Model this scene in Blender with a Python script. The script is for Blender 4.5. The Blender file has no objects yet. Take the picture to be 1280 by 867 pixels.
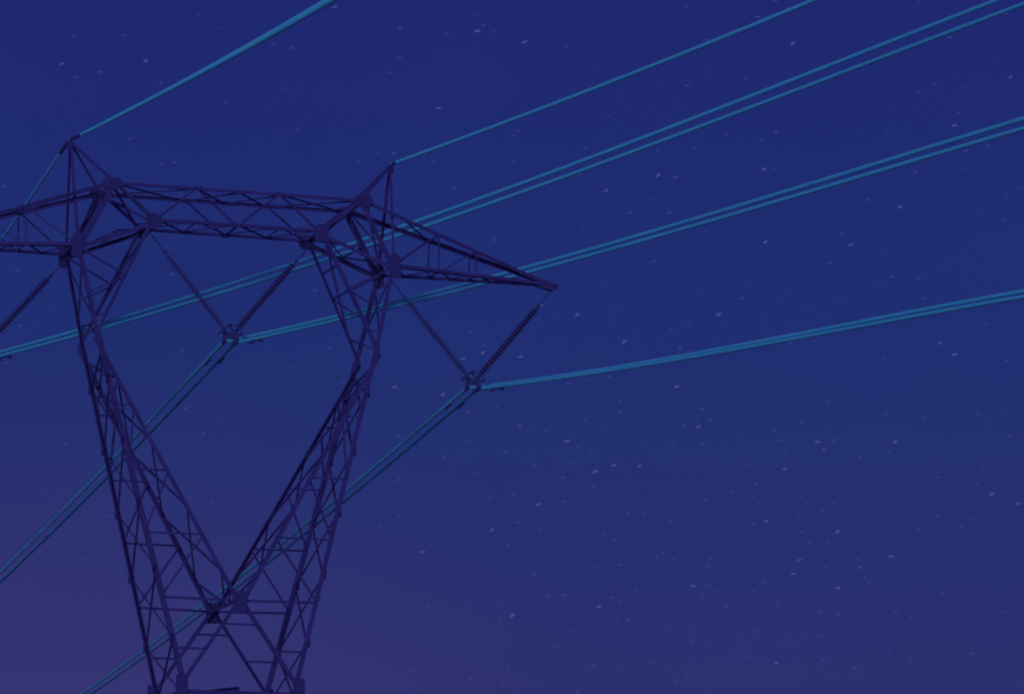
import bpy, bmesh, math, random
from mathutils import Vector, Matrix
random.seed(7)
S = bpy.context.scene
COL = S.collection
Z0 = 32.4                     # height of the cross-beam datum above the ground

# ------------------------------------------------------------------ camera
YAW, PITCH, ROLL = 0.32926, 0.17596, 0.00055
cam_data = bpy.data.cameras.new('camera')
cam = bpy.data.objects.new('camera', cam_data); COL.objects.link(cam)
cam_data.sensor_width = 36.0
cam_data.lens = 5201.36 / 1280 * 36.0
cam_data.clip_start = 1.0
cam_data.clip_end = 30000.0
fw = Vector((math.sin(YAW)*math.cos(PITCH), math.cos(YAW)*math.cos(PITCH), math.sin(PITCH)))
rt = Vector((math.cos(YAW), -math.sin(YAW), 0)); up = rt.cross(fw)
r2 = rt*math.cos(ROLL) + up*math.sin(ROLL); u2 = up*math.cos(ROLL) - rt*math.sin(ROLL)
M = Matrix((r2, u2, -fw)).transposed().to_4x4()
M.translation = Vector((-37.584, -140.997, Z0 - 30.78))
cam.matrix_world = M
S.camera = cam

# ------------------------------------------------------------------ night sky
W = bpy.data.worlds.new('World'); S.world = W; W.use_nodes = True
nt = W.node_tree; nd = nt.nodes; lk = nt.links; nd.clear()
wout = nd.new('ShaderNodeOutputWorld'); wbg = nd.new('ShaderNodeBackground')
tc = nd.new('ShaderNodeTexCoord'); sep = nd.new('ShaderNodeSeparateXYZ')
lk.new(tc.outputs['Generated'], sep.inputs[0])
ramp = nd.new('ShaderNodeValToRGB')                # by height above the horizon (sine of elevation)
def srgb(r, g, b):
    f = lambda c: (c/255/12.92) if c <= 10 else ((c/255+.055)/1.055)**2.4
    return (f(r), f(g), f(b), 1)
mr = nd.new('ShaderNodeMapRange'); mr.inputs['From Min'].default_value = -0.1; mr.inputs['From Max'].default_value = 0.5
lk.new(sep.outputs['Z'], mr.inputs['Value']); lk.new(mr.outputs['Result'], ramp.inputs['Fac'])
E = ramp.color_ramp.elements
def rp(el): return (math.sin(math.radians(el))+.1)/.6
SKY = [(-5, srgb(46,40,100)), (3.5, srgb(50,50,112)), (5.4, srgb(44,48,111)), (7.0, srgb(39,48,112)), (8.6, srgb(35,48,113)), (10.5, srgb(31,46,113)), (13.0, srgb(31,43,113)), (15.0, srgb(31,40,112)), (30, srgb(30,34,104))]
E[0].position = rp(SKY[0][0]); E[0].color = SKY[0][1]
E[1].position = rp(SKY[-1][0]); E[1].color = SKY[-1][1]
for el, c in SKY[1:-1]:
    e = E.new(rp(el)); e.color = c
# afterglow low in the west: warm violet round one compass direction near the horizon
glow = nd.new('ShaderNodeVectorMath'); glow.operation = 'DOT_PRODUCT'
lk.new(tc.outputs['Generated'], glow.inputs[0])
ga, ge = math.radians(12), math.radians(0)
glow.inputs[1].default_value = (math.sin(ga)*math.cos(ge), math.cos(ga)*math.cos(ge), math.sin(ge))
gm = nd.new('ShaderNodeMapRange'); gm.interpolation_type = 'SMOOTHSTEP'
gm.inputs['From Min'].default_value = math.cos(math.radians(10.5)); gm.inputs['From Max'].default_value = 1.0
gm.inputs['To Max'].default_value = 0.48
lk.new(glow.outputs['Value'], gm.inputs['Value'])
mix = nd.new('ShaderNodeMix'); mix.data_type = 'RGBA'
lk.new(gm.outputs['Result'], mix.inputs['Factor']); lk.new(ramp.outputs['Color'], mix.inputs['A'])
mix.inputs['B'].default_value = srgb(65,56,118)
# faint unevenness of the upper air
noi = nd.new('ShaderNodeTexNoise'); noi.inputs['Scale'].default_value = 14; noi.inputs['Detail'].default_value = 8
lk.new(tc.outputs['Generated'], noi.inputs['Vector'])
nm = nd.new('ShaderNodeMapRange'); nm.inputs['From Min'].default_value = .3; nm.inputs['From Max'].default_value = .7
nm.inputs['To Min'].default_value = .965; nm.inputs['To Max'].default_value = 1.035
lk.new(noi.outputs['Fac'], nm.inputs['Value'])
mul = nd.new('ShaderNodeVectorMath'); mul.operation = 'SCALE'
lk.new(mix.outputs['Result'], mul.inputs[0]); lk.new(nm.outputs['Result'], mul.inputs['Scale'])
lk.new(mul.outputs[0], wbg.inputs['Color']); wbg.inputs['Strength'].default_value = 1.0
lk.new(wbg.outputs[0], wout.inputs['Surface'])

# added lamp to brighten the cables, low on the left behind the camera
ml = bpy.data.lights.new('cable_fill', 'SUN'); cable_fill = bpy.data.objects.new('cable_fill', ml); COL.objects.link(cable_fill)
ml.energy = 1.08; ml.angle = math.radians(14); ml.color = (0.14, 0.56, 0.78)
md = Vector((math.sin(.62)*math.cos(.17), math.cos(.62)*math.cos(.17), -math.sin(.17)))   # travels away from the camera
cable_fill.rotation_euler = (-md).to_track_quat('Z', 'Y').to_euler()

S.view_settings.view_transform = 'Standard'; S.view_settings.look = 'None'
S.view_settings.exposure = 0; S.view_settings.gamma = 1
S.view_settings.use_curve_mapping = False
S.render.engine = 'CYCLES'
S.cycles.pixel_filter_type = 'GAUSSIAN'; S.cycles.filter_width = 2.3
S.cycles.max_bounces = 4

# ------------------------------------------------------------------ materials
def mat(name, base, rough=.6, metal=0.0, var=.18, scale=3.0, col2=None, spec=.3):
    m = bpy.data.materials.new(name); m.use_nodes = True
    n = m.node_tree.nodes; l = m.node_tree.links
    b = n['Principled BSDF']
    b.inputs['Roughness'].default_value = rough; b.inputs['Metallic'].default_value = metal
    b.inputs['Specular IOR Level'].default_value = spec
    t = n.new('ShaderNodeTexCoord'); no = n.new('ShaderNodeTexNoise')
    no.inputs['Scale'].default_value = scale; no.inputs['Detail'].default_value = 5
    l.new(t.outputs['Object'], no.inputs['Vector'])
    r = n.new('ShaderNodeValToRGB'); l.new(no.outputs['Fac'], r.inputs['Fac'])
    r.color_ramp.elements[0].position = .3; r.color_ramp.elements[1].position = .7
    c2 = col2 or base
    r.color_ramp.elements[0].color = tuple(c*(1-var) for c in base)+(1,)
    r.color_ramp.elements[1].color = tuple(min(1, c*(1+var)) for c in c2)+(1,)
    l.new(r.outputs['Color'], b.inputs['Base Color'])
    return m
STEEL = mat('weathered_steel', (.24,.066,.29), .8, 0, .18, 1.1, (.27,.056,.27), .03)
PLATE = mat('steel_plate', (.23,.055,.255), .8, 0, .15, 2.5, None, .15)
GLASS = mat('brown_porcelain', (.27,.055,.26), .6, 0, .15, 6, None, .3)
FIT   = mat('forged_fitting', (.20,.058,.25), .7, 0, .15, 8, None, .2)
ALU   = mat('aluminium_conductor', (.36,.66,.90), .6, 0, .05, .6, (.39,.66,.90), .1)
CONC  = mat('concrete', (.32,.30,.28), .9, 0, .2, 2)
GROUND = mat('pale_bounce_ground', (.34,.31,.24), .95, 0, .2, .25, (.40,.36,.28), .1)  # unseen ground, made pale to bounce light up under the pylon

# ------------------------------------------------------------------ helpers
def thing(name, label, cat, loc=(0,0,0), group=None):
    o = bpy.data.objects.new(name, None); COL.objects.link(o); o.location = loc
    o.empty_display_size = .3
    o['label'] = label; o['category'] = cat
    if group: o['group'] = group
    return o
def tag(o, label, cat, group=None):
    o['label'] = label; o['category'] = cat
    if group: o['group'] = group
    return o
def link(name, bm, m, parent=None, smooth=False, loc=None):
    bmesh.ops.recalc_face_normals(bm, faces=bm.faces)
    me = bpy.data.meshes.new(name); bm.to_mesh(me); bm.free()
    me.materials.append(m)
    if smooth:
        for p in me.polygons: p.use_smooth = True
    o = bpy.data.objects.new(name, me); COL.objects.link(o)
    if loc is not None: o.location = loc
    if parent: o.parent = parent
    return o
BM = bmesh.new
def perp(d, ax):
    d = d - ax*d.dot(ax)
    if d.length < 1e-6:
        d = ax.orthogonal()
    return d.normalized()
def angle(bm, a, b, w, d1, d2, t=None, off=0.0):
    """an L-section from a to b: corner on the axis, one flange along d1, the other along d2"""
    w = w*.9
    a = Vector(a); b = Vector(b); ax = (b-a).normalized()
    d1 = perp(Vector(d1), ax); d2v = Vector(d2); d2v = d2v - ax*d2v.dot(ax); d2v = d2v - d1*d2v.dot(d1)
    d2 = d2v.normalized() if d2v.length > 1e-6 else ax.cross(d1)
    t = t or max(.012, w*.12)
    o = d2*off
    prof = [(0,0),(w,0),(w,t),(t,t),(t,w),(0,w)]
    c = [[bm.verts.new(p + o + d1*x + d2*y) for x, y in prof] for p in (a, b)]
    n = 6
    for i in range(n):
        bm.faces.new((c[0][i], c[0][(i+1)%n], c[1][(i+1)%n], c[1][i]))
    bm.faces.new(c[0]); bm.faces.new(c[1])
def tube(bm, pts, r, n=8, caps=True):
    pts = [Vector(p) for p in pts]
    if not isinstance(r, (list, tuple)): r = [r]*len(pts)
    rings = []
    for i, p in enumerate(pts):
        ax = (pts[min(i+1, len(pts)-1)] - pts[max(i-1, 0)]).normalized()
        u = perp(Vector((0,0,1)) if abs(ax.z) < .9 else Vector((1,0,0)), ax); v = ax.cross(u)
        rings.append([bm.verts.new(p + (u*math.cos(2*math.pi*k/n) + v*math.sin(2*math.pi*k/n))*r[i]) for k in range(n)])
    for A, B in zip(rings, rings[1:]):
        for k in range(n):
            bm.faces.new((A[k], A[(k+1)%n], B[(k+1)%n], B[k]))
    if caps:
        bm.faces.new(rings[0]); bm.faces.new(rings[-1])
def prism(bm, poly, th, org, ex, ez):
    """flat plate: 2-D outline in the plane (ex, ez) through org, thickness th along the normal"""
    ex = Vector(ex); ez = Vector(ez); n = ex.cross(ez).normalized(); org = Vector(org)
    A = [bm.verts.new(org + ex*x + ez*z + n*(th/2)) for x, z in poly]
    B = [bm.verts.new(org + ex*x + ez*z - n*(th/2)) for x, z in poly]
    bm.faces.new(A); bm.faces.new(list(reversed(B)))
    for i in range(len(poly)):
        j = (i+1) % len(poly); bm.faces.new((A[i], B[i], B[j], A[j]))
def ring(bm, c, nrm, R, r, n=28, m=8):
    c = Vector(c); nrm = Vector(nrm).normalized(); u = nrm.orthogonal().normalized(); v = nrm.cross(u)
    rs = []
    for i in range(n):
        a = 2*math.pi*i/n; d = u*math.cos(a)+v*math.sin(a)
        rs.append([bm.verts.new(c + d*(R + r*math.cos(2*math.pi*k/m)) + nrm*r*math.sin(2*math.pi*k/m)) for k in range(m)])
    for i in range(n):
        A, B = rs[i], rs[(i+1)%n]
        for k in range(m): bm.faces.new((A[k], A[(k+1)%m], B[(k+1)%m], B[k]))
def lerp(a, b, t): return Vector(a)*(1-t) + Vector(b)*t

# ------------------------------------------------------------------ ground (below the picture)
bm = BM(); N = 24; R = 9000
for i in range(N):
    for j in range(N): pass
vs = {}
def gco(i): 
    t = (i/N)*2-1; return math.copysign(abs(t)**2.2, t)*R
for i in range(N+1):
    for j in range(N+1):
        x, y = gco(i), gco(j)
        d = math.hypot(x, y)
        z = 0 if d < 400 else (math.sin(x*.0011)*math.cos(y*.0013)*6)*min(1, (d-400)/1500)
        vs[i, j] = bm.verts.new((x, y, z))
for i in range(N):
    for j in range(N): bm.faces.new((vs[i,j], vs[i+1,j], vs[i+1,j+1], vs[i,j+1]))
g = link('ground', bm, GROUND); g['kind'] = 'structure'
# ------------------------------------------------------------------ the pylon: joints
XT,YT,ZT = 4.6, 1.056, .566          # top corners of the cross beam
XB,YB,ZB = 3.079, .932, -.727        # bottom corners of the cross beam
XE,YE,ZE = 5.815, .996, -1.811       # shoulders, where the arms spring
XP,ZP    = 5.958, 2.12              # earth wire peaks
XA,ZA    = 12.264, -1.932            # arm tips
XK,YK,ZK = 5.126, 1.245, -5.024      # elbows of the fork
YC,ZC    = 1.904, -14.186            # crotch of the fork
XW,YW,ZW = 2.057, 1.999, -17.174     # waist
def V(x, y, z): return Vector((x, y, z + Z0))
def T(s,q): return V(s*XT, q*YT, ZT)
def B(s,q): return V(s*XB, q*YB, ZB)
def E_(s,q): return V(s*XE, q*YE, ZE)
def K(s,q): return V(s*XK, q*YK, ZK)
def C(q): return V(0, q*YC, ZC)
def Wn(s,q): return V(s*XW, q*YW, ZW)
def Pk(s): return V(s*XP, 0, ZP)
def A(s): return V(s*XA, 0, ZA)
def outer(s,q,z): return lerp(K(s,q), Wn(s,q), (z-ZK)/(ZW-ZK))
def inner(s,q,z): return lerp(K(s,q), C(q), (z-ZK)/(ZC-ZK))

tower = thing('lattice_pylon', 'dark steel lattice pylon with forked body, wide cross beam and two earth wire peaks', 'pylon', (0,0,0))
jit = [0]
def br(bm, a, b, w, nrm, base=.03, cen=None):
    """one bracing member lying in a face whose inward normal is nrm; each sits a little behind the last"""
    jit[0] = (jit[0] + 1) % 7
    a = Vector(a); b = Vector(b); ax = (b-a).normalized(); n = perp(Vector(nrm), ax); d1 = ax.cross(n)
    if (a.z < b.z) == (d1.z > 0): d1 = -d1
    sh = -d1*(w*.5)
    angle(bm, a+sh, b+sh, w, d1, n, off=base + jit[0]*.0031)
def chord(name, a, b, w, sx, sy, parent, m=None):
    bm = BM(); angle(bm, a, b, w, (-sx,0,0), (0,-sy,0)); return link(name, bm, m or STEEL, parent)
def cut(w, h, c=.3):
    """plate outline with clipped corners"""
    k = min(w, h)*c/2; x, y = w/2, h/2
    return [(-x+k,-y),(x-k,-y),(x,-y+k),(x,y-k),(x-k,y),(-x+k,y),(-x,y-k),(-x,-y+k)]
def gusset(org, w, h, q, parent, rot=0.0, c=.3, out=.016):
    """plate bolted on the face at y = q*side"""
    bm = BM(); ex = Vector((math.cos(rot),0,math.sin(rot))); ez = Vector((-math.sin(rot),0,math.cos(rot)))
    o = Vector(org) + Vector((0, q*out, 0))
    prism(bm, cut(w, h, c), .02, o, ex, ez)
    # bolt heads
    nx, nz = max(2, int(w/.14)), max(2, int(h/.14))
    for i in range(nx):
        for j in range(nz):
            if (i in (0, nx-1)) or (j in (0, nz-1)):
                x = (i/(nx-1)-.5)*(w-.14); z = (j/(nz-1)-.5)*(h-.14)
                p = o + ex*x + ez*z
                tube(bm, [p, p + Vector((0, q*.035, 0))], .018, 6)
    return link('gusset_plate', bm, PLATE, parent)

HL = [-6.35, -7.4, -9.65, -11.87, -14.12]          # levels of the horizontals in the front and back faces
XL = [-5.5, -6.5, -8.62, -10.85, -13.1, -15.52]          # levels of the crossings in the side faces
for s in (-1, 1):
    # ---- fork arm: bracing mesh, with chords and plates below it
    bm = BM()
    for q in (-1, 1):
        n = (0, -q, 0)
        for z in HL: 
            if z < -14: continue
            br(bm, outer(s,q,z), inner(s,q,z), .075, n)
        br(bm, outer(s,q,-14.1), C(q)+Vector((0,0,.05)), .09, n)
        for z1, z2 in zip(HL[:-1], HL[1:]):
            br(bm, inner(s,q,z1), outer(s,q,z2), .08, n, .05)
        # below the crotch
        t = (-15.86-ZC)/(ZW-ZC); dg = lerp(C(q), Wn(s,q), t)
        br(bm, outer(s,q,-15.86), dg, .08, n)
    for z1, z2 in zip(XL[:-1], XL[1:]):
        n = (-s, 0, 0)
        br(bm, outer(s,-1,z1), outer(s,1,z2), .07, n); br(bm, outer(s,1,z1), outer(s,-1,z2), .07, n, .05)
        if z2 > -14:
            n = (s, 0, 0)
            br(bm, inner(s,-1,z1), inner(s,1,z2), .07, n); br(bm, inner(s,1,z1), inner(s,-1,z2), .07, n, .05)
    br(bm, outer(s,-1,XL[-1]), Wn(s,1)+Vector((0,0,-.4)), .07, (-s,0,0)); br(bm, outer(s,1,XL[-1]), Wn(s,-1)+Vector((0,0,-.4)), .07, (-s,0,0), .05)
    for q in (-1, 1):
        br(bm, inner(s,q,-13.1), V(0,0,ZC+.12), .07, (s,0,0))
    fork = link('fork_arm', bm, STEEL, tower)
    for q in (-1, 1):
        chord('chord', K(s,q), Wn(s,q), .19, s, q, fork)
        chord('chord', K(s,q), C(q), .17, -s, q, fork)
        a = math.atan2(K(s,q).z-Wn(s,q).z, K(s,q).x-Wn(s,q).x) - math.pi/2
        gusset(lerp(K(s,q), Wn(s,q), .012)+Vector((-s*.06,0,0)), .24, .5, q, fork, a, .5, out=.02)
        gusset(E_(s,q)+Vector((s*.0, 0, .02)), .42, .92, q, fork, s*.06, .6, .022)
        for z in XL[1:]:                       # small splice plates that stand out from the outer chords
            p = outer(s,q,z)
            bm = BM(); prism(bm, cut(.26,.34,.4), .018, p + Vector((s*.014, -q*.03, 0)), (0,1,0), (0,0,1)); link('splice_plate', bm, PLATE, fork)
    # ---- shoulder: from the elbow up to the beam
    bm = BM()
    for q in (-1, 1):
        n = (0, -q, 0)
        mB = lerp(B(s,q), K(s,q), .47); mE = lerp(E_(s,q), K(s,q), .52)
        br(bm, E_(s,q), mB, .075, n); br(bm, mB, mE, .06, n, .05)
        br(bm, lerp(E_(s,q), K(s,q), .78), lerp(B(s,q), K(s,q), .8), .06, n)
    n = (-s, 0, 0)
    br(bm, lerp(E_(s,1),K(s,1),.1), lerp(E_(s,-1),K(s,-1),.82), .07, n); br(bm, lerp(E_(s,-1),K(s,-1),.1), lerp(E_(s,1),K(s,1),.72), .07, n, .05)
    n = (s, 0, 0)
    br(bm, B(s,-1), lerp(B(s,1),K(s,1),.75), .085, n); br(bm, lerp(B(s,1),K(s,1),.47), lerp(B(s,-1),K(s,-1),.47), .06, n, .05)
    br(bm, lerp(B(s,1),K(s,1),.26), lerp(B(s,-1),K(s,-1),.26), .06, n, .05); br(bm, lerp(B(s,1),K(s,1),.8), lerp(B(s,-1),K(s,-1),.98), .06, n, .05)
    # end panels of the beam: crossed struts between front and back
    br(bm, T(s,-1), E_(s,1), .09, n); br(bm, T(s,1), E_(s,-1), .09, n, .05)
    br(bm, T(s,-1), B(s,1), .085, n); br(bm, T(s,1), B(s,-1), .085, n, .05)
    n = (0, 0, 1)
    br(bm, B(s,-1), lerp(B(s,1),E_(s,1),.5), .06, n); br(bm, lerp(B(s,1),E_(s,1),.5), E_(s,-1), .06, n)
    br(bm, B(s,1), lerp(B(s,-1),E_(s,-1),.5), .06, n, .05); br(bm, lerp(B(s,-1),E_(s,-1),.5), E_(s,1), .06, n, .05)
    br(bm, lerp(B(s,-1),E_(s,-1),.5), lerp(B(s,1),E_(s,1),.5), .06, n)
    br(bm, E_(s,-1), E_(s,1), .12, (0,0,1))
    shoulder = link('shoulder_frame', bm, STEEL, tower)
    for q in (-1, 1):
        chord('chord', E_(s,q), K(s,q), .16, s, q, shoulder)
        chord('chord', B(s,q), K(s,q), .13, -s, q, shoulder)
        chord('chord', T(s,q), E_(s,q), .20, s, q, shoulder)
        chord('chord', T(s,q), B(s,q), .13, s, q, shoulder)
        chord('chord', B(s,q), E_(s,q), .16, s, q, shoulder)
    # ---- arm
    bm = BM(); fr = [.275, .507]; ft = [.392, .588]
    for q in (-1, 1):
        n = (0, -q, 0)
        for a_, b_ in zip(fr, ft):
            br(bm, lerp(E_(s,q),A(s),a_), lerp(T(s,q),A(s),b_), .055, n)
        br(bm, E_(s,q)+Vector((0,0,.05)), lerp(T(s,q),A(s),ft[0]), .055, n, .05)
        br(bm, lerp(E_(s,q),A(s),fr[0]), lerp(T(s,q),A(s),ft[1]), .05, n, .05)
    n = (0, 0, 1); lv = [0, .14, .275, .4, .507, .62, .74]
    for i, (a_, b_) in enumerate(zip(lv[:-1], lv[1:])):
        q = 1 if i % 2 else -1
        br(bm, lerp(E_(s,q),A(s),a_), lerp(E_(s,-q),A(s),b_), .05, n)
    for a_ in (.275, .507, .74): br(bm, lerp(E_(s,-1),A(s),a_), lerp(E_(s,1),A(s),a_), .05, n, .05)
    n = (0, 0, -1)
    for a_ in ft: br(bm, lerp(T(s,-1),A(s),a_), lerp(T(s,1),A(s),a_), .05, n)
    br(bm, lerp(T(s,1),A(s),.39), lerp(T(s,-1),A(s),.2), .045, n)
    arm = link('cross_arm', bm, STEEL, tower)
    for q in (-1, 1):
        chord('chord', T(s,q), A(s)+Vector((0,q*.06,0)), .135, s*.001, q, arm)
        chord('chord', E_(s,q), A(s)+Vector((0,q*.06,-.03)), .135, s*.001, q, arm)
    bm = BM()
    for q in (-1, 1):
        prism(bm, [(-.75*s,.26),(-.75*s,-.06),(-.1*s,-.2),(.12*s,-.02),(.1*s,.05)], .02, A(s)+Vector((0,q*.085,0)), (1,0,0), (0,0,1))
    prism(bm, [(-.35,-.09),(.06,-.09),(.06,.09),(-.35,.09)], .03, A(s)+Vector((0,0,-.11)) if s > 0 else A(s)+Vector((.29,0,-.11)), (1,0,0), (0,1,0))
    link('tip_plate', bm, PLATE, arm)
    # ---- earth wire peak
    bm = BM()
    prism(bm, cut(.16,.34,.4), .03, Pk(s)+Vector((0,0,-.14)), (1,0,0), (0,0,1))
    tube(bm, [Pk(s)+Vector((0,-.16,.02)), Pk(s)+Vector((0,.16,.02))], .03, 8)
    peak = link('earth_wire_peak', bm, PLATE, tower)
    for q in (-1, 1):
        for tgt, w in ((E_(s,q), .10), (T(s,q), .085)):
            bm = BM(); angle(bm, Pk(s)+Vector((0,q*.03,-.02)), tgt, w, (-s,0,0), (0,-q,0), off=-.03); link('leg', bm, STEEL, peak)

# ---- cross beam
bm = BM(); L, Rr = -1, 1
def tb(q, t): return lerp(T(-1,q), T(1,q), t)
def bb(q, t): return lerp(B(-1,q), B(1,q), t)
for q in (-1, 1):
    n = (0, -q, 0)
    br(bm, bb(q,0), tb(q,.335), .085, n); br(bm, tb(q,.335), bb(q,.5), .085, n, .05)
    br(bm, bb(q,.5), tb(q,.665), .085, n); br(bm, tb(q,.665), bb(q,1), .085, n, .05)
tt = [.02, .335, .5, .665, .98]
for i in range(4):
    q = -1 if i % 2 else 1
    br(bm, tb(q,tt[i]), tb(-q,tt[i+1]), .055, (0,0,-1)); br(bm, tb(-q,tt[i]), tb(q,tt[i+1]), .055, (0,0,-1), .05)
bt = [.02, .25, .5, .75, .98]
for i in range(4):
    q = 1 if i % 2 else -1
    br(bm, bb(q,bt[i]), bb(-q,bt[i+1]), .055, (0,0,1)); br(bm, bb(-q,bt[i]), bb(q,bt[i+1]), .045, (0,0,1), .05)
for t in (.25, .5, .75): br(bm, bb(-1,t), bb(1,t), .06, (0,0,1))
for s in (-1, 1):
    br(bm, B(s,-1), B(s,1), .12, (0,0,1)); br(bm, T(s,-1), T(s,1), .12, (0,0,-1))
beam = link('cross_beam', bm, STEEL, tower)
for q in (-1, 1):
    for lo, f0, f1 in ((0, tb(q,0), tb(q,1)), (1, bb(q,0), bb(q,1))):
        b2 = BM(); angle(b2, f0, f1, .125, (0,0,1 if lo else -1), (0,-q,0)); link('chord', b2, STEEL, beam)
    for s in (-1, 1):
        gusset(T(s,q)+Vector((0,0,-.05)), .70, .42, q, beam, s*.12, .7, .02)
        gusset(B(s,q)+Vector((-s*.02,0,0)), .54, .56, q, beam, -s*.3, .6, .02)
    for t in (.335, .665): gusset(tb(q,t)+Vector((0,0,-.05)), .26, .16, q, beam)
    gusset(bb(q,.5)+Vector((0,0,.05)), .26, .16, q, beam)

# ---- waist: crotch plates, crossed struts, deck
bm = BM()
for q in (-1, 1):
    for s in (-1, 1):
        angle(bm, C(q), Wn(s,q), .15, (0,0,1), (0,-q,0), off=.025)
    dl, dr = lerp(C(q), Wn(-1,q), .26), lerp(C(q), Wn(1,q), .26)
    br(bm, dl, dr, .075, (0,-q,0), .05)
br(bm, C(-1)+Vector((0,0,.15)), C(1)+Vector((0,0,.15)), .12, (0,0,-1))
waist = link('waist_frame', bm, STEEL, tower)
for q in (-1, 1):
    gusset(C(q), .46, .74, q, waist, 0, .2, .03)
    for s in (-1, 1):
        gusset(Wn(s,q)+Vector((s*.04,0,-.05)), .42, .84, q, waist, 0, .12, .03)
    b2 = BM(); angle(b2, Wn(-1,q)+Vector((0,0,-.12)), Wn(1,q)+Vector((0,0,-.12)), .30, (0,0,-1), (0,-q,0), off=.03); link('waist_beam', b2, STEEL, waist)
for s in (-1, 1):
    b2 = BM(); angle(b2, Wn(s,-1)+Vector((0,0,-.12)), Wn(s,1)+Vector((0,0,-.12)), .26, (0,0,-1), (-s,0,0), off=.03); link('waist_beam', b2, STEEL, waist)
    b2 = BM(); angle(b2, Wn(s,1)+Vector((-s*.1,-.1,-.02)), Vector((0, -YW+.12, ZW+Z0+(.02 if s < 0 else -.30))), .22, (0,0,-1), (s,0,0)); link('deck_strut', b2, STEEL, waist)
# ---- lower body down to the ground
BX, BY = 3.9, 3.8
def Lg(s,q,t): return lerp(Wn(s,q), Vector((s*BX, q*BY, .35)), t)
bm = BM(); lv = [0, .26, .58, 1]
for a_, b_ in zip(lv[:-1], lv[1:]):
    for q in (-1, 1):
        br(bm, Lg(-1,q,a_), Lg(1,q,b_ if b_ < 1 else .97), .09, (0,-q,0)); br(bm, Lg(1,q,a_), Lg(-1,q,b_ if b_ < 1 else .97), .09, (0,-q,0), .06)
        if a_ > 0: br(bm, Lg(-1,q,a_), Lg(1,q,a_), .09, (0,-q,0), .05)
    for s in (-1, 1):
        br(bm, Lg(s,-1,a_), Lg(s,1,b_ if b_ < 1 else .97), .09, (-s,0,0)); br(bm, Lg(s,1,a_), Lg(s,-1,b_ if b_ < 1 else .97), .09, (-s,0,0), .06)
        if a_ > 0: br(bm, Lg(s,-1,a_), Lg(s,1,a_), .09, (-s,0,0), .05)
low = link('lower_body', bm, STEEL, tower)
for s in (-1, 1):
    for q in (-1, 1):
        chord('leg', Wn(s,q), Lg(s,q,1), .22, s, q, low)
        b2 = BM(); tube(b2, [Vector((s*BX,q*BY,-.3)), Vector((s*BX,q*BY,.38)), Vector((s*BX,q*BY,.45))], [.45,.36,.30], 20); link('footing', b2, CONC, low)

# ------------------------------------------------------------------ insulator strings and yokes
ZCL = {0: -4.734, 1: -5.90, -1: -5.90}; XCL = 9.093
def disc_mesh():
    bm = BM(); prof = [(.0,.073),(.035,.073),(.045,.03),(.075,.02),(.125,-.012),(.128,-.03),(.122,-.036),(.10,-.022),(.06,-.03),(.03,-.045),(.02,-.073),(0,-.073)]
    n = 18; rings = []
    for r, z in prof:
        if r == 0: rings.append([bm.verts.new((0,0,z))])
        else: rings.append([bm.verts.new((r*math.cos(2*math.pi*k/n), r*math.sin(2*math.pi*k/n), z)) for k in range(n)])
    for A_, B_ in zip(rings, rings[1:]):
        for k in range(n):
            if len(A_) == 1: bm.faces.new((A_[0], B_[k], B_[(k+1)%n]))
            elif len(B_) == 1: bm.faces.new((A_[k], B_[0], A_[(k+1)%n]))
            else: bm.faces.new((A_[k], B_[k], B_[(k+1)%n], A_[(k+1)%n]))
    bmesh.ops.recalc_face_normals(bm, faces=bm.faces)
    me = bpy.data.meshes.new('disc'); bm.to_mesh(me); bm.free(); me.materials.append(GLASS)
    for p in me.polygons: p.use_smooth = True
    return me
DISC = disc_mesh()
def string(top, bot, n, label):
    top = Vector(top); bot = Vector(bot); t = thing('insulator_string', label, 'insulator', top, 'insulator strings hung in V pairs under the pylon')
    ax = (top-bot).normalized(); L = (top-bot).length; dl = .137*n; l0 = .12
    qd = ax.to_track_quat('Z', 'Y')
    bm = BM(); tube(bm, [bot-top, bot-top+ax*l0], .03, 8); link('socket_rod', bm, FIT, t)
    bm = BM(); tube(bm, [bot-top+ax*(l0+dl), Vector((0,0,0))], .022, 8)
    p = bot-top+ax*(l0+dl+.05); tube(bm, [p, p+ax*.14], .05, 8)
    tube(bm, [Vector((0,-.08,0)), Vector((0,.08,0))], .03, 8)
    link('link_rod', bm, FIT, t)
    for i in range(n):
        o = bpy.data.objects.new('disc', DISC); COL.objects.link(o); o.parent = t
        o.location = bot-top+ax*(l0+.137*(i+.5)); o.rotation_mode = 'QUATERNION'; o.rotation_quaternion = qd
    return t
names = {0: 'the cross beam', 1: 'the right arm', -1: 'the left arm'}
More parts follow.
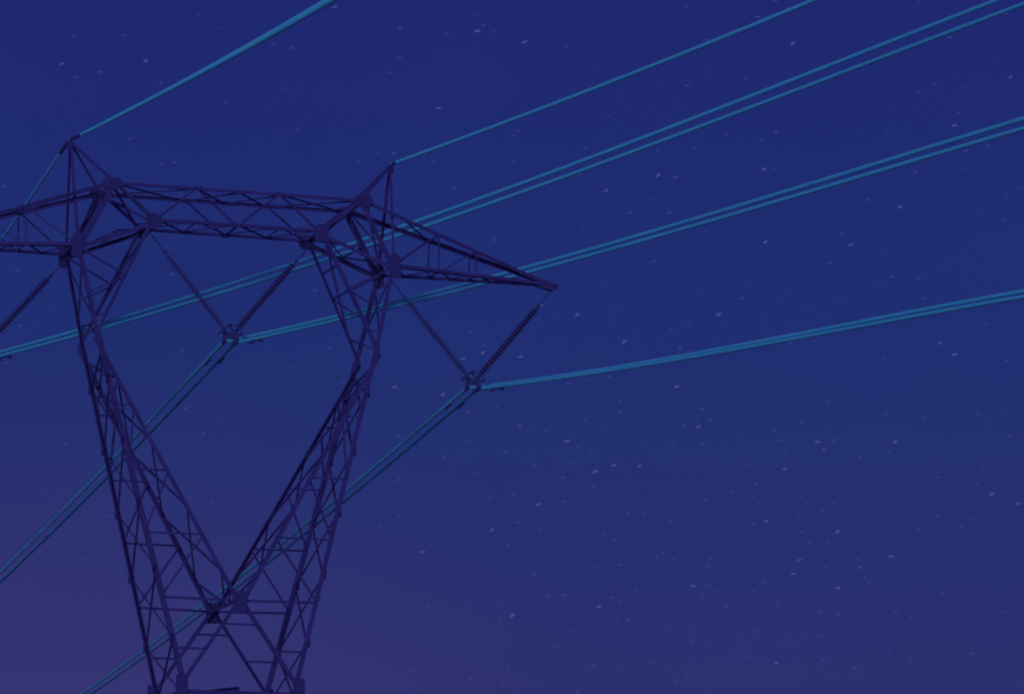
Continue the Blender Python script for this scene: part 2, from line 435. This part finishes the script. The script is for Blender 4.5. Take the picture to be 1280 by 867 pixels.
for ph in (-1, 0, 1):
    xc = ph*XCL; zc = ZCL[ph]
    yl, yr = Vector((xc-.24, 0, zc+.48+Z0)), Vector((xc+.24, 0, zc+.48+Z0))
    if ph == 0: tl, tr = V(-XB, 0, ZB-.12), V(XB, 0, ZB-.12)
    elif ph == 1: tl, tr = V(XE, 0, ZE-.12), V(XA-.12, 0, ZA-.16)
    else: tl, tr = V(-XA+.12, 0, ZA-.16), V(-XE, 0, ZE-.12)
    where = names[ph]
    if ph >= 0 or True:
        string(tl, yl, 24 if ph else 23, 'string of dark insulator discs, left arm of the V under ' + where)
        string(tr, yr, 24 if ph else 23, 'string of dark insulator discs, right arm of the V under ' + where)
    yk = thing('yoke_assembly', 'yoke plate with grading rings at the foot of the V under ' + where, 'yoke', (xc, 0, zc+Z0), 'yokes that join each V to its pair of conductors')
    bm = BM(); prism(bm, [(-.25,.54),(-.29,.46),(-.25,.20),(-.19,.15),(.19,.15),(.25,.20),(.29,.46),(.25,.54),(.12,.36),(-.12,.36)], .05, (0,0,0), (1,0,0), (0,0,1)); link('yoke_plate', bm, FIT, yk)
    for s, top, e in ((-1, tl, yl), (1, tr, yr)):
        ax = (top-e).normalized(); bm = BM(); c = (e - Vector((xc,0,zc+Z0))) - ax*.03
        ring(bm, c, ax, .27, .026); tube(bm, [c + Vector((0,-.27,0)), c + Vector((0,.27,0))], .02, 6); link('grading_ring', bm, FIT, yk, True)
        bm = BM(); x = s*.215
        tube(bm, [(x,0,.15),(x,0,.03)], .028, 8)
        tube(bm, [(x,-.26,-.07),(x,-.14,-.02),(x,0,.0),(x,.14,-.02),(x,.26,-.07)], [.035,.06,.075,.06,.035], 10)
        prism(bm, [(-.09,-.05),(.09,-.05),(.05,.16),(-.05,.16)], .10, (x,0,0), (0,1,0), (0,0,1))
        link('suspension_clamp', bm, FIT, yk)

# ------------------------------------------------------------------ wires
# the line bends at this pylon: one span runs off behind it along +y, the other climbs away to the right
FAR = 296.0; HEAD = math.radians(20); HX, HY = math.cos(HEAD), math.sin(HEAD)
def sagc(a): return -.1184*(math.sqrt(a*a+.04)-.2) + .0004*a*a
def sage(a): return -.13262*(math.sqrt(a*a+.04)-.2) + .0005*a*a
def climb(co, s, smax):
    f = lambda t: sum(c*t**(k+1) for k, c in enumerate(co))
    if s <= smax: return f(s)
    g = (f(smax)-f(smax-.5))/.5; return f(smax) + g*(s-smax) + .0012*(s-smax)**2
def wire(name, x, z, co, smax, r, label, group, back=None, r1=None):
    pts = []; rad = []
    if back:
        for i in range(80, 0, -1):
            y = FAR*(i/80)**1.5; pts.append((0, y, z+back(y)+Z0)); rad.append(r)
    pts.append((0, .02, z+Z0)); rad.append(r)
    for i in range(1, 91):
        s = 140*(i/90)**1.4; pts.append((s*HX, s*HY+.02, z+climb(co, s, smax)+Z0)); rad.append(r + ((r1 or r)-r)*min(1, s/smax))
    bm = BM(); tube(bm, pts, rad, 10)
    o = link(name, bm, ALU, None, True, (x, 0, 0)); tag(o, label, 'cable', group); return o
pn = {0: 'the middle yoke', 1: 'the right yoke', -1: 'the left yoke'}
CO = {(0, -1): ([0.2926, 0.002262, -2.283e-05], 40.9), (0, 1): ([0.2888, 0.002225, -2.371e-05], 40.3), (1, -1): ([0.1995, 0.003093, -5.341e-05], 28.9), (1, 1): ([0.1993, 0.002862, -5.087e-05], 28.3), (-1, -1): ([0.3417, 0.002525, -1.991e-05], 50.9), (-1, 1): ([0.3371, 0.002408, -1.907e-05], 50.3), 'EL': ([0.575, 0.003586], 11.2), 'ER': ([0.4352, 0.001089], 20.9)}
for ph in (-1, 0, 1):
    for s in (-1, 1):
        co, smax = CO[ph, s]
        wire('conductor_cable', ph*XCL+s*.215, ZCL[ph], co, smax, .060,
             ('upper' if s < 0 else 'lower') + ' teal cable of the pair clamped to ' + pn[ph], 'conductor cables in pairs', sagc, .098)
co, smax = CO['EL']
wire('earth_wire', -XP, ZP+.05, co, smax, .050, 'thick teal earth wire tied to the left peak', 'earth wires on the peaks', sage, .155)
co, smax = CO['ER']
wire('earth_wire', XP, ZP+.05, co, smax, .066, 'single teal earth wire rising from the right peak', 'earth wires on the peaks', None, .09)

for s, o in ((-1, 'EL'), (1, 'ER')):
    co, smax = CO[o]; bm = BM()
    n = 6 if s < 0 else 3
    pts = [V(s*XP + .085*i*HX, .085*i*HY+.02, ZP+.05+climb(co, .085*i, smax)) for i in range(n)]
    if s < 0: pts = [V(s*XP, y, ZP+.05+sage(y)) for y in (1.4, 1.0, .6, .3)] + pts
    tube(bm, pts, .062 if s < 0 else .07, 10)
    link('armour_rod', bm, FIT, [c for c in tower.children if c.name.startswith('earth_wire_peak')][0 if s < 0 else 1])

# ------------------------------------------------------------------ vibration dampers under the conductors
def damper_proto():
    t = thing('vibration_damper', 'x', 'damper', (0,0,0), 'dumbbell dampers clipped under the cables')
    bm = BM(); tube(bm, [(0,-.26,-.11),(0,-.1,-.085),(0,0,-.08),(0,.1,-.085),(0,.26,-.11)], .012, 6); link('messenger_wire', bm, FIT, t)
    bm = BM(); prism(bm, cut(.07,.15), .045, (0,0,-.03), (0,1,0), (0,0,1)); link('clip', bm, FIT, t)
    for q in (-1, 1):
        bm = BM(); tube(bm, [(0,q*.13,-.10),(0,q*.15,-.10),(0,q*.27,-.115),(0,q*.31,-.118)], [.03,.05,.052,.035], 10); link('weight', bm, FIT, t, True)
    return t
proto = damper_proto(); first = True
for ph in (0, 1, -1):
    for s in (-1, 1):
        for side in (-1, 1):
            if side > 0:
                a = 2.2 if s < 0 else 2.0; loc = (ph*XCL+s*.215, a, ZCL[ph]+sagc(a)+Z0); rot = (math.atan(-.117), 0, 0)
            else:
                a = .62 if s < 0 else .85; co, smax = CO[ph, s]
                loc = (ph*XCL+s*.215+a*HX, a*HY+.02, ZCL[ph]+climb(co, a, smax)+Z0); rot = (math.atan(co[0]), 0, HEAD-math.pi/2)
            if first: d = proto; first = False
            else:
                d = proto.copy(); COL.objects.link(d)
                for ch in list(proto.children):
                    c = ch.copy(); COL.objects.link(c); c.parent = d
            d.location = loc; d.rotation_euler = rot
            d['label'] = 'small dark damper under the %s cable, %s %s' % ('upper' if s < 0 else 'lower', 'right of' if side < 0 else 'below left of', pn[ph])

# ------------------------------------------------------------------ stars, far beyond everything
STARS = """12.513,13.884,3 14.084,14.619,1 14.423,14.604,2 13.391,14.298,2 13.690,13.950,3 14.719,14.408,1 16.344,14.732,3 15.483,14.210,2 15.733,14.167,2 14.834,13.403,2 15.665,13.591,1 15.845,13.054,2 15.593,12.960,1 12.724,13.709,2 13.053,13.788,2 13.908,13.654,2 13.495,12.885,2 16.381,13.056,1 17.275,14.450,2 17.944,14.375,2 18.372,14.418,3 18.454,14.495,2 18.613,14.408,1 19.039,14.271,3 17.277,14.051,2 17.132,13.842,2 17.303,13.558,1 17.824,13.363,3 19.645,14.210,1 20.007,13.935,1 21.344,13.662,2 21.638,14.284,2 21.663,13.846,1 22.176,13.741,2 22.349,14.592,2 22.833,14.221,3 21.325,14.736,2 18.943,13.054,2 18.882,12.982,2 19.897,12.804,2 17.759,12.630,2 18.892,12.633,2 17.195,12.739,2 21.428,12.798,2 21.881,12.988,2 22.585,13.012,2 22.381,12.905,2 22.411,12.504,3 21.451,12.602,1 21.271,14.069,2 22.593,14.807,2 18.335,14.637,1 20.928,12.777,2 20.242,13.253,1 24.600,14.734,1 25.041,14.255,2 24.816,13.617,2 25.880,13.692,3 25.218,13.574,1 24.596,13.523,2 25.691,13.958,1 25.831,14.560,2 25.150,13.226,2 25.083,13.053,3 25.235,12.700,2 25.548,12.769,2 24.527,12.433,2 24.470,12.367,1 25.808,12.096,2 25.992,12.190,1 25.196,12.454,1 24.130,12.992,1 24.180,11.002,2 24.552,10.977,2 24.631,10.698,2 25.466,10.321,2 24.825,10.085,3 24.705,10.083,1 25.027,9.927,3 25.749,9.826,2 24.040,9.874,2 23.250,9.308,2 24.062,9.128,2 24.591,9.060,2 25.346,9.108,2 25.516,8.969,2 25.733,9.149,1 25.765,8.794,2 22.906,9.032,2 22.502,8.915,2 22.604,8.782,2 22.652,8.628,2 23.115,8.759,3 23.198,8.650,3 23.348,8.777,2 24.188,8.746,3 24.093,8.596,2 23.698,8.540,2 24.830,8.601,1 22.158,8.458,2 22.656,8.392,3 23.536,8.373,2 25.388,8.385,2 24.765,8.252,2 24.571,8.310,1 25.310,8.139,2 25.505,8.011,3 25.861,7.875,3 24.662,8.063,2 24.490,8.026,1 22.262,8.197,2 21.905,8.085,2 22.868,8.004,2 22.295,7.917,2 22.837,8.199,1 23.331,7.924,2 23.695,7.904,1 23.157,7.811,2 22.848,7.764,2 23.528,7.823,1 22.389,7.679,3 22.216,7.638,2 23.266,7.634,1 23.375,7.524,3 22.895,7.528,2 24.755,7.720,2 25.086,7.585,2 25.202,7.666,2 24.482,7.553,2 24.120,7.587,1 25.486,7.481,1 22.976,7.385,2 23.230,7.382,2 22.841,7.139,3 22.756,6.952,3 23.204,7.047,2 23.676,7.033,3 23.645,7.142,2 24.104,7.177,3 23.730,6.885,2 23.795,6.832,2 22.341,6.830,2 22.207,6.711,2 23.375,6.757,3 22.804,6.788,1 24.814,6.677,2 22.835,6.630,1 23.051,6.727,1 24.389,6.862,1 25.701,6.747,1 25.883,6.565,1 21.825,6.516,2 22.536,6.511,2 20.367,9.330,2 20.366,9.188,2 19.897,9.091,2 21.520,9.231,2 21.628,9.065,2 21.460,8.978,3 21.434,9.038,2 21.251,9.001,2 21.006,8.992,1 18.643,9.261,2 18.258,9.190,2 18.977,9.002,2 19.200,9.025,2 19.345,8.931,2 19.078,8.913,1 20.115,8.984,1 19.635,8.787,3 19.779,8.704,2 19.980,8.665,2 18.242,8.793,2 18.777,8.644,2 21.098,8.723,2 21.516,8.747,2 20.698,8.702,1 21.581,8.575,1 19.672,8.496,2 20.280,8.452,3 20.640,8.443,3 20.022,8.368,3 19.178,8.446,2 19.205,8.325,2 19.572,8.285,2 18.377,8.351,2 19.995,8.159,2 21.569,7.971,2 19.228,7.918,3 19.421,7.929,1 19.578,7.962,2 18.877,8.061,2 18.561,8.011,2 20.311,7.883,1 20.477,7.802,2 20.710,7.794,2 20.643,7.778,1 18.311,7.730,2 18.944,7.672,2 18.588,7.573,3 19.244,7.583,2 21.068,7.672,2 21.707,7.585,1 20.143,7.512,2 20.276,7.433,2 19.710,7.408,1 20.525,7.383,1 18.800,7.357,2 20.866,7.194,2 20.962,7.249,2 21.114,7.160,2 21.609,7.157,2 21.585,7.059,2 21.459,7.059,1 20.018,7.064,2 19.964,7.012,2 20.374,7.086,2 20.523,6.964,1 19.171,6.966,2 20.938,6.864,2 21.374,6.793,3 21.560,6.795,2 20.588,6.724,2 19.353,6.666,2 19.576,6.676,2 20.250,6.642,2 20.356,6.583,2 21.509,6.638,2 21.672,6.714,2 20.073,6.517,3 18.668,6.512,2 18.281,6.544,2 18.872,6.395,3 18.698,6.358,2 18.356,6.142,2 19.463,5.975,2 19.712,6.186,2 20.471,6.335,2 20.334,6.357,2 21.369,6.047,2 21.339,6.206,2 22.257,6.177,2 22.512,5.735,3 22.519,6.369,2 23.108,6.423,2 23.355,6.390,2 24.158,6.426,2 24.370,6.339,2 24.002,6.231,1 24.122,6.077,1 23.135,6.102,2 22.564,6.019,1 24.044,5.877,2 24.361,5.786,2 25.192,5.844,2 24.887,5.901,1 22.111,5.824,2 18.824,5.689,2 18.559,5.733,1 19.982,5.711,2 20.331,5.634,2 20.578,5.743,1 20.777,5.742,2 21.272,5.587,2 21.128,5.500,2 21.965,5.585,2 21.964,5.399,2 21.550,5.368,2 19.772,5.350,2 18.294,5.536,2 18.742,5.481,2 18.912,5.350,2 23.161,5.774,2 23.250,5.550,1 23.581,5.662,2 23.590,5.542,1 25.328,5.559,1 25.126,5.474,1 24.617,5.446,1 25.816,5.434,2 25.618,6.410,2 21.367,5.806,2 21.011,6.250,2 21.550,6.024,1 22.557,12.501,1 19.817,12.453,2 20.192,12.232,3 20.921,12.436,3 21.162,12.405,2 20.851,12.098,2 20.515,11.922,2 21.073,11.919,2 19.874,11.729,2 22.418,11.504,3 20.858,11.255,2 20.142,10.983,1 21.592,11.675,1 22.119,10.935,1 22.078,10.734,2 22.677,10.760,1 21.486,10.826,1 23.848,12.063,2 24.310,11.957,3 23.494,11.605,2 23.615,11.452,3 23.530,11.561,1 23.323,11.207,2 25.370,11.828,1 25.758,11.737,2 25.514,11.470,1 25.015,11.211,1 24.883,11.137,1 24.012,10.939,1 23.010,10.596,1 23.452,10.719,1 25.975,11.147,1 23.240,11.554,1 24.104,11.370,1 19.777,10.527,3 19.257,10.652,3 19.467,10.554,1 20.254,10.451,1 20.432,10.150,3 20.422,10.624,1 20.322,10.629,1 21.099,10.517,1 21.334,10.373,2 21.092,10.304,2 20.600,10.241,1 21.758,10.519,3 21.217,10.072,2 21.165,9.530,3 20.217,9.678,2 19.644,9.580,2 19.904,9.618,1 19.897,9.433,1 18.987,9.949,3 19.414,10.153,1 19.235,10.440,1 18.470,10.104,2 18.457,10.001,3 18.809,9.889,1 19.435,9.779,1 22.390,10.499,1 21.875,10.386,1 22.750,10.121,2 22.646,10.072,1 23.389,10.184,1 23.728,10.116,1 22.159,9.691,1 22.590,9.722,1 23.015,9.769,1 24.105,9.752,1 24.162,9.538,1 23.466,9.388,1 18.183,9.922,3 17.222,9.526,3 17.285,9.489,2 17.903,9.430,3 17.278,8.845,2 16.499,9.583,2 16.416,9.570,1 17.923,8.569,2 17.287,8.251,2 17.306,7.760,2 17.024,7.610,2 17.633,7.264,3 17.026,7.265,1 17.759,7.004,1 17.158,6.653,1 17.649,6.707,1 17.717,6.526,2 16.707,6.949,1 16.478,7.353,1 17.510,5.649,2 17.861,5.644,1 17.386,5.391,2 17.001,5.707,1 18.564,5.914,1 12.673,14.270,1 14.261,9.992,2 14.328,9.208,2 14.567,8.853,2 15.853,9.984,1 15.820,9.796,1 16.324,10.060,2 16.060,9.513,1 15.606,9.116,1 15.980,9.028,1 14.693,7.910,2 15.149,7.878,1 14.801,9.095,1 14.020,8.723,1 12.679,8.690,2 13.253,7.724,2 12.629,7.365,2 12.974,7.119,2 12.536,8.119,1 11.923,6.570,2 13.133,7.635,1 12.396,6.096,1 12.382,6.772,1 12.752,6.876,1 11.967,11.051,2 12.000,10.297,2 12.478,10.529,1 11.846,9.790,2 11.753,12.194,2 13.934,12.551,2 14.113,12.571,2 12.022,11.566,1 14.106,11.039,2 14.595,11.178,1 16.104,10.844,2 15.830,11.749,1 16.694,12.616,2 16.974,12.750,2 17.749,12.347,1 18.041,12.254,2 18.624,11.552,2 18.278,12.222,1 18.283,10.285,2 12.302,9.581,1 12.769,9.671,1"""
def emis(name, c, st):
    m = bpy.data.materials.new(name); m.use_nodes = True; n = m.node_tree.nodes; n.clear()
    e = n.new('ShaderNodeEmission'); o = n.new('ShaderNodeOutputMaterial'); e.inputs['Color'].default_value = c; e.inputs['Strength'].default_value = st
    m.node_tree.links.new(e.outputs[0], o.inputs[0]); return m
SM = [emis('star_faint', srgb(44,52,124), 1), emis('star_mid', srgb(54,60,132), 1), emis('star_bright', srgb(72,76,140), 1), emis('star_rose', srgb(74,70,136), 1)]
bm = BM(); D = 9000.0; cp = cam.matrix_world.translation
for tok in STARS.split():
    az, el, b = tok.split(','); az, el, b = math.radians(float(az)), math.radians(float(el)), int(b)
    d = Vector((math.sin(az)*math.cos(el), math.cos(az)*math.cos(el), math.sin(el)))
    rr = Vector((math.cos(az), -math.sin(az), 0)); uu = rr.cross(d)
    a = math.radians(random.gauss(20, 11)); ax = rr*math.cos(a)+uu*math.sin(a); ay = uu*math.cos(a)-rr*math.sin(a)
    px = D/5201.0
    ln = px*random.uniform(*{1:(4.5,9),2:(4.6,6.6),3:(6,8)}[b])*.5; wd = px*{1:1.0,2:1.15,3:1.45}[b]*random.uniform(.7,1.15)
    c = cp + d*D; n = 10
    tip = [bm.verts.new(c - ax*ln), bm.verts.new(c + ax*ln)]; rings = []
    for u in (-.75, -.35, .1, .5, .82):
        k = math.sqrt(1-u*u)*wd
        rings.append([bm.verts.new(c + ax*ln*u + (ay*math.cos(2*math.pi*j/6) + d*math.sin(2*math.pi*j/6))*k) for j in range(6)])
    fs = []
    for A_, B_ in zip(rings, rings[1:]):
        for j in range(6): fs.append(bm.faces.new((A_[j], A_[(j+1)%6], B_[(j+1)%6], B_[j])))
    for j in range(6):
        fs.append(bm.faces.new((tip[0], rings[0][(j+1)%6], rings[0][j]))); fs.append(bm.faces.new((tip[1], rings[-1][j], rings[-1][(j+1)%6])))
    mi = 3 if (b == 3 and random.random() < .25) else b-1
    for f in fs: f.material_index = mi
me = bpy.data.meshes.new('stars'); bm.to_mesh(me); bm.free()
for m in SM: me.materials.append(m)
so = bpy.data.objects.new('stars', me); COL.objects.link(so)
so['kind'] = 'stuff'; so['label'] = 'faint lavender stars drawn into short streaks all over the night sky'; so['category'] = 'stars'
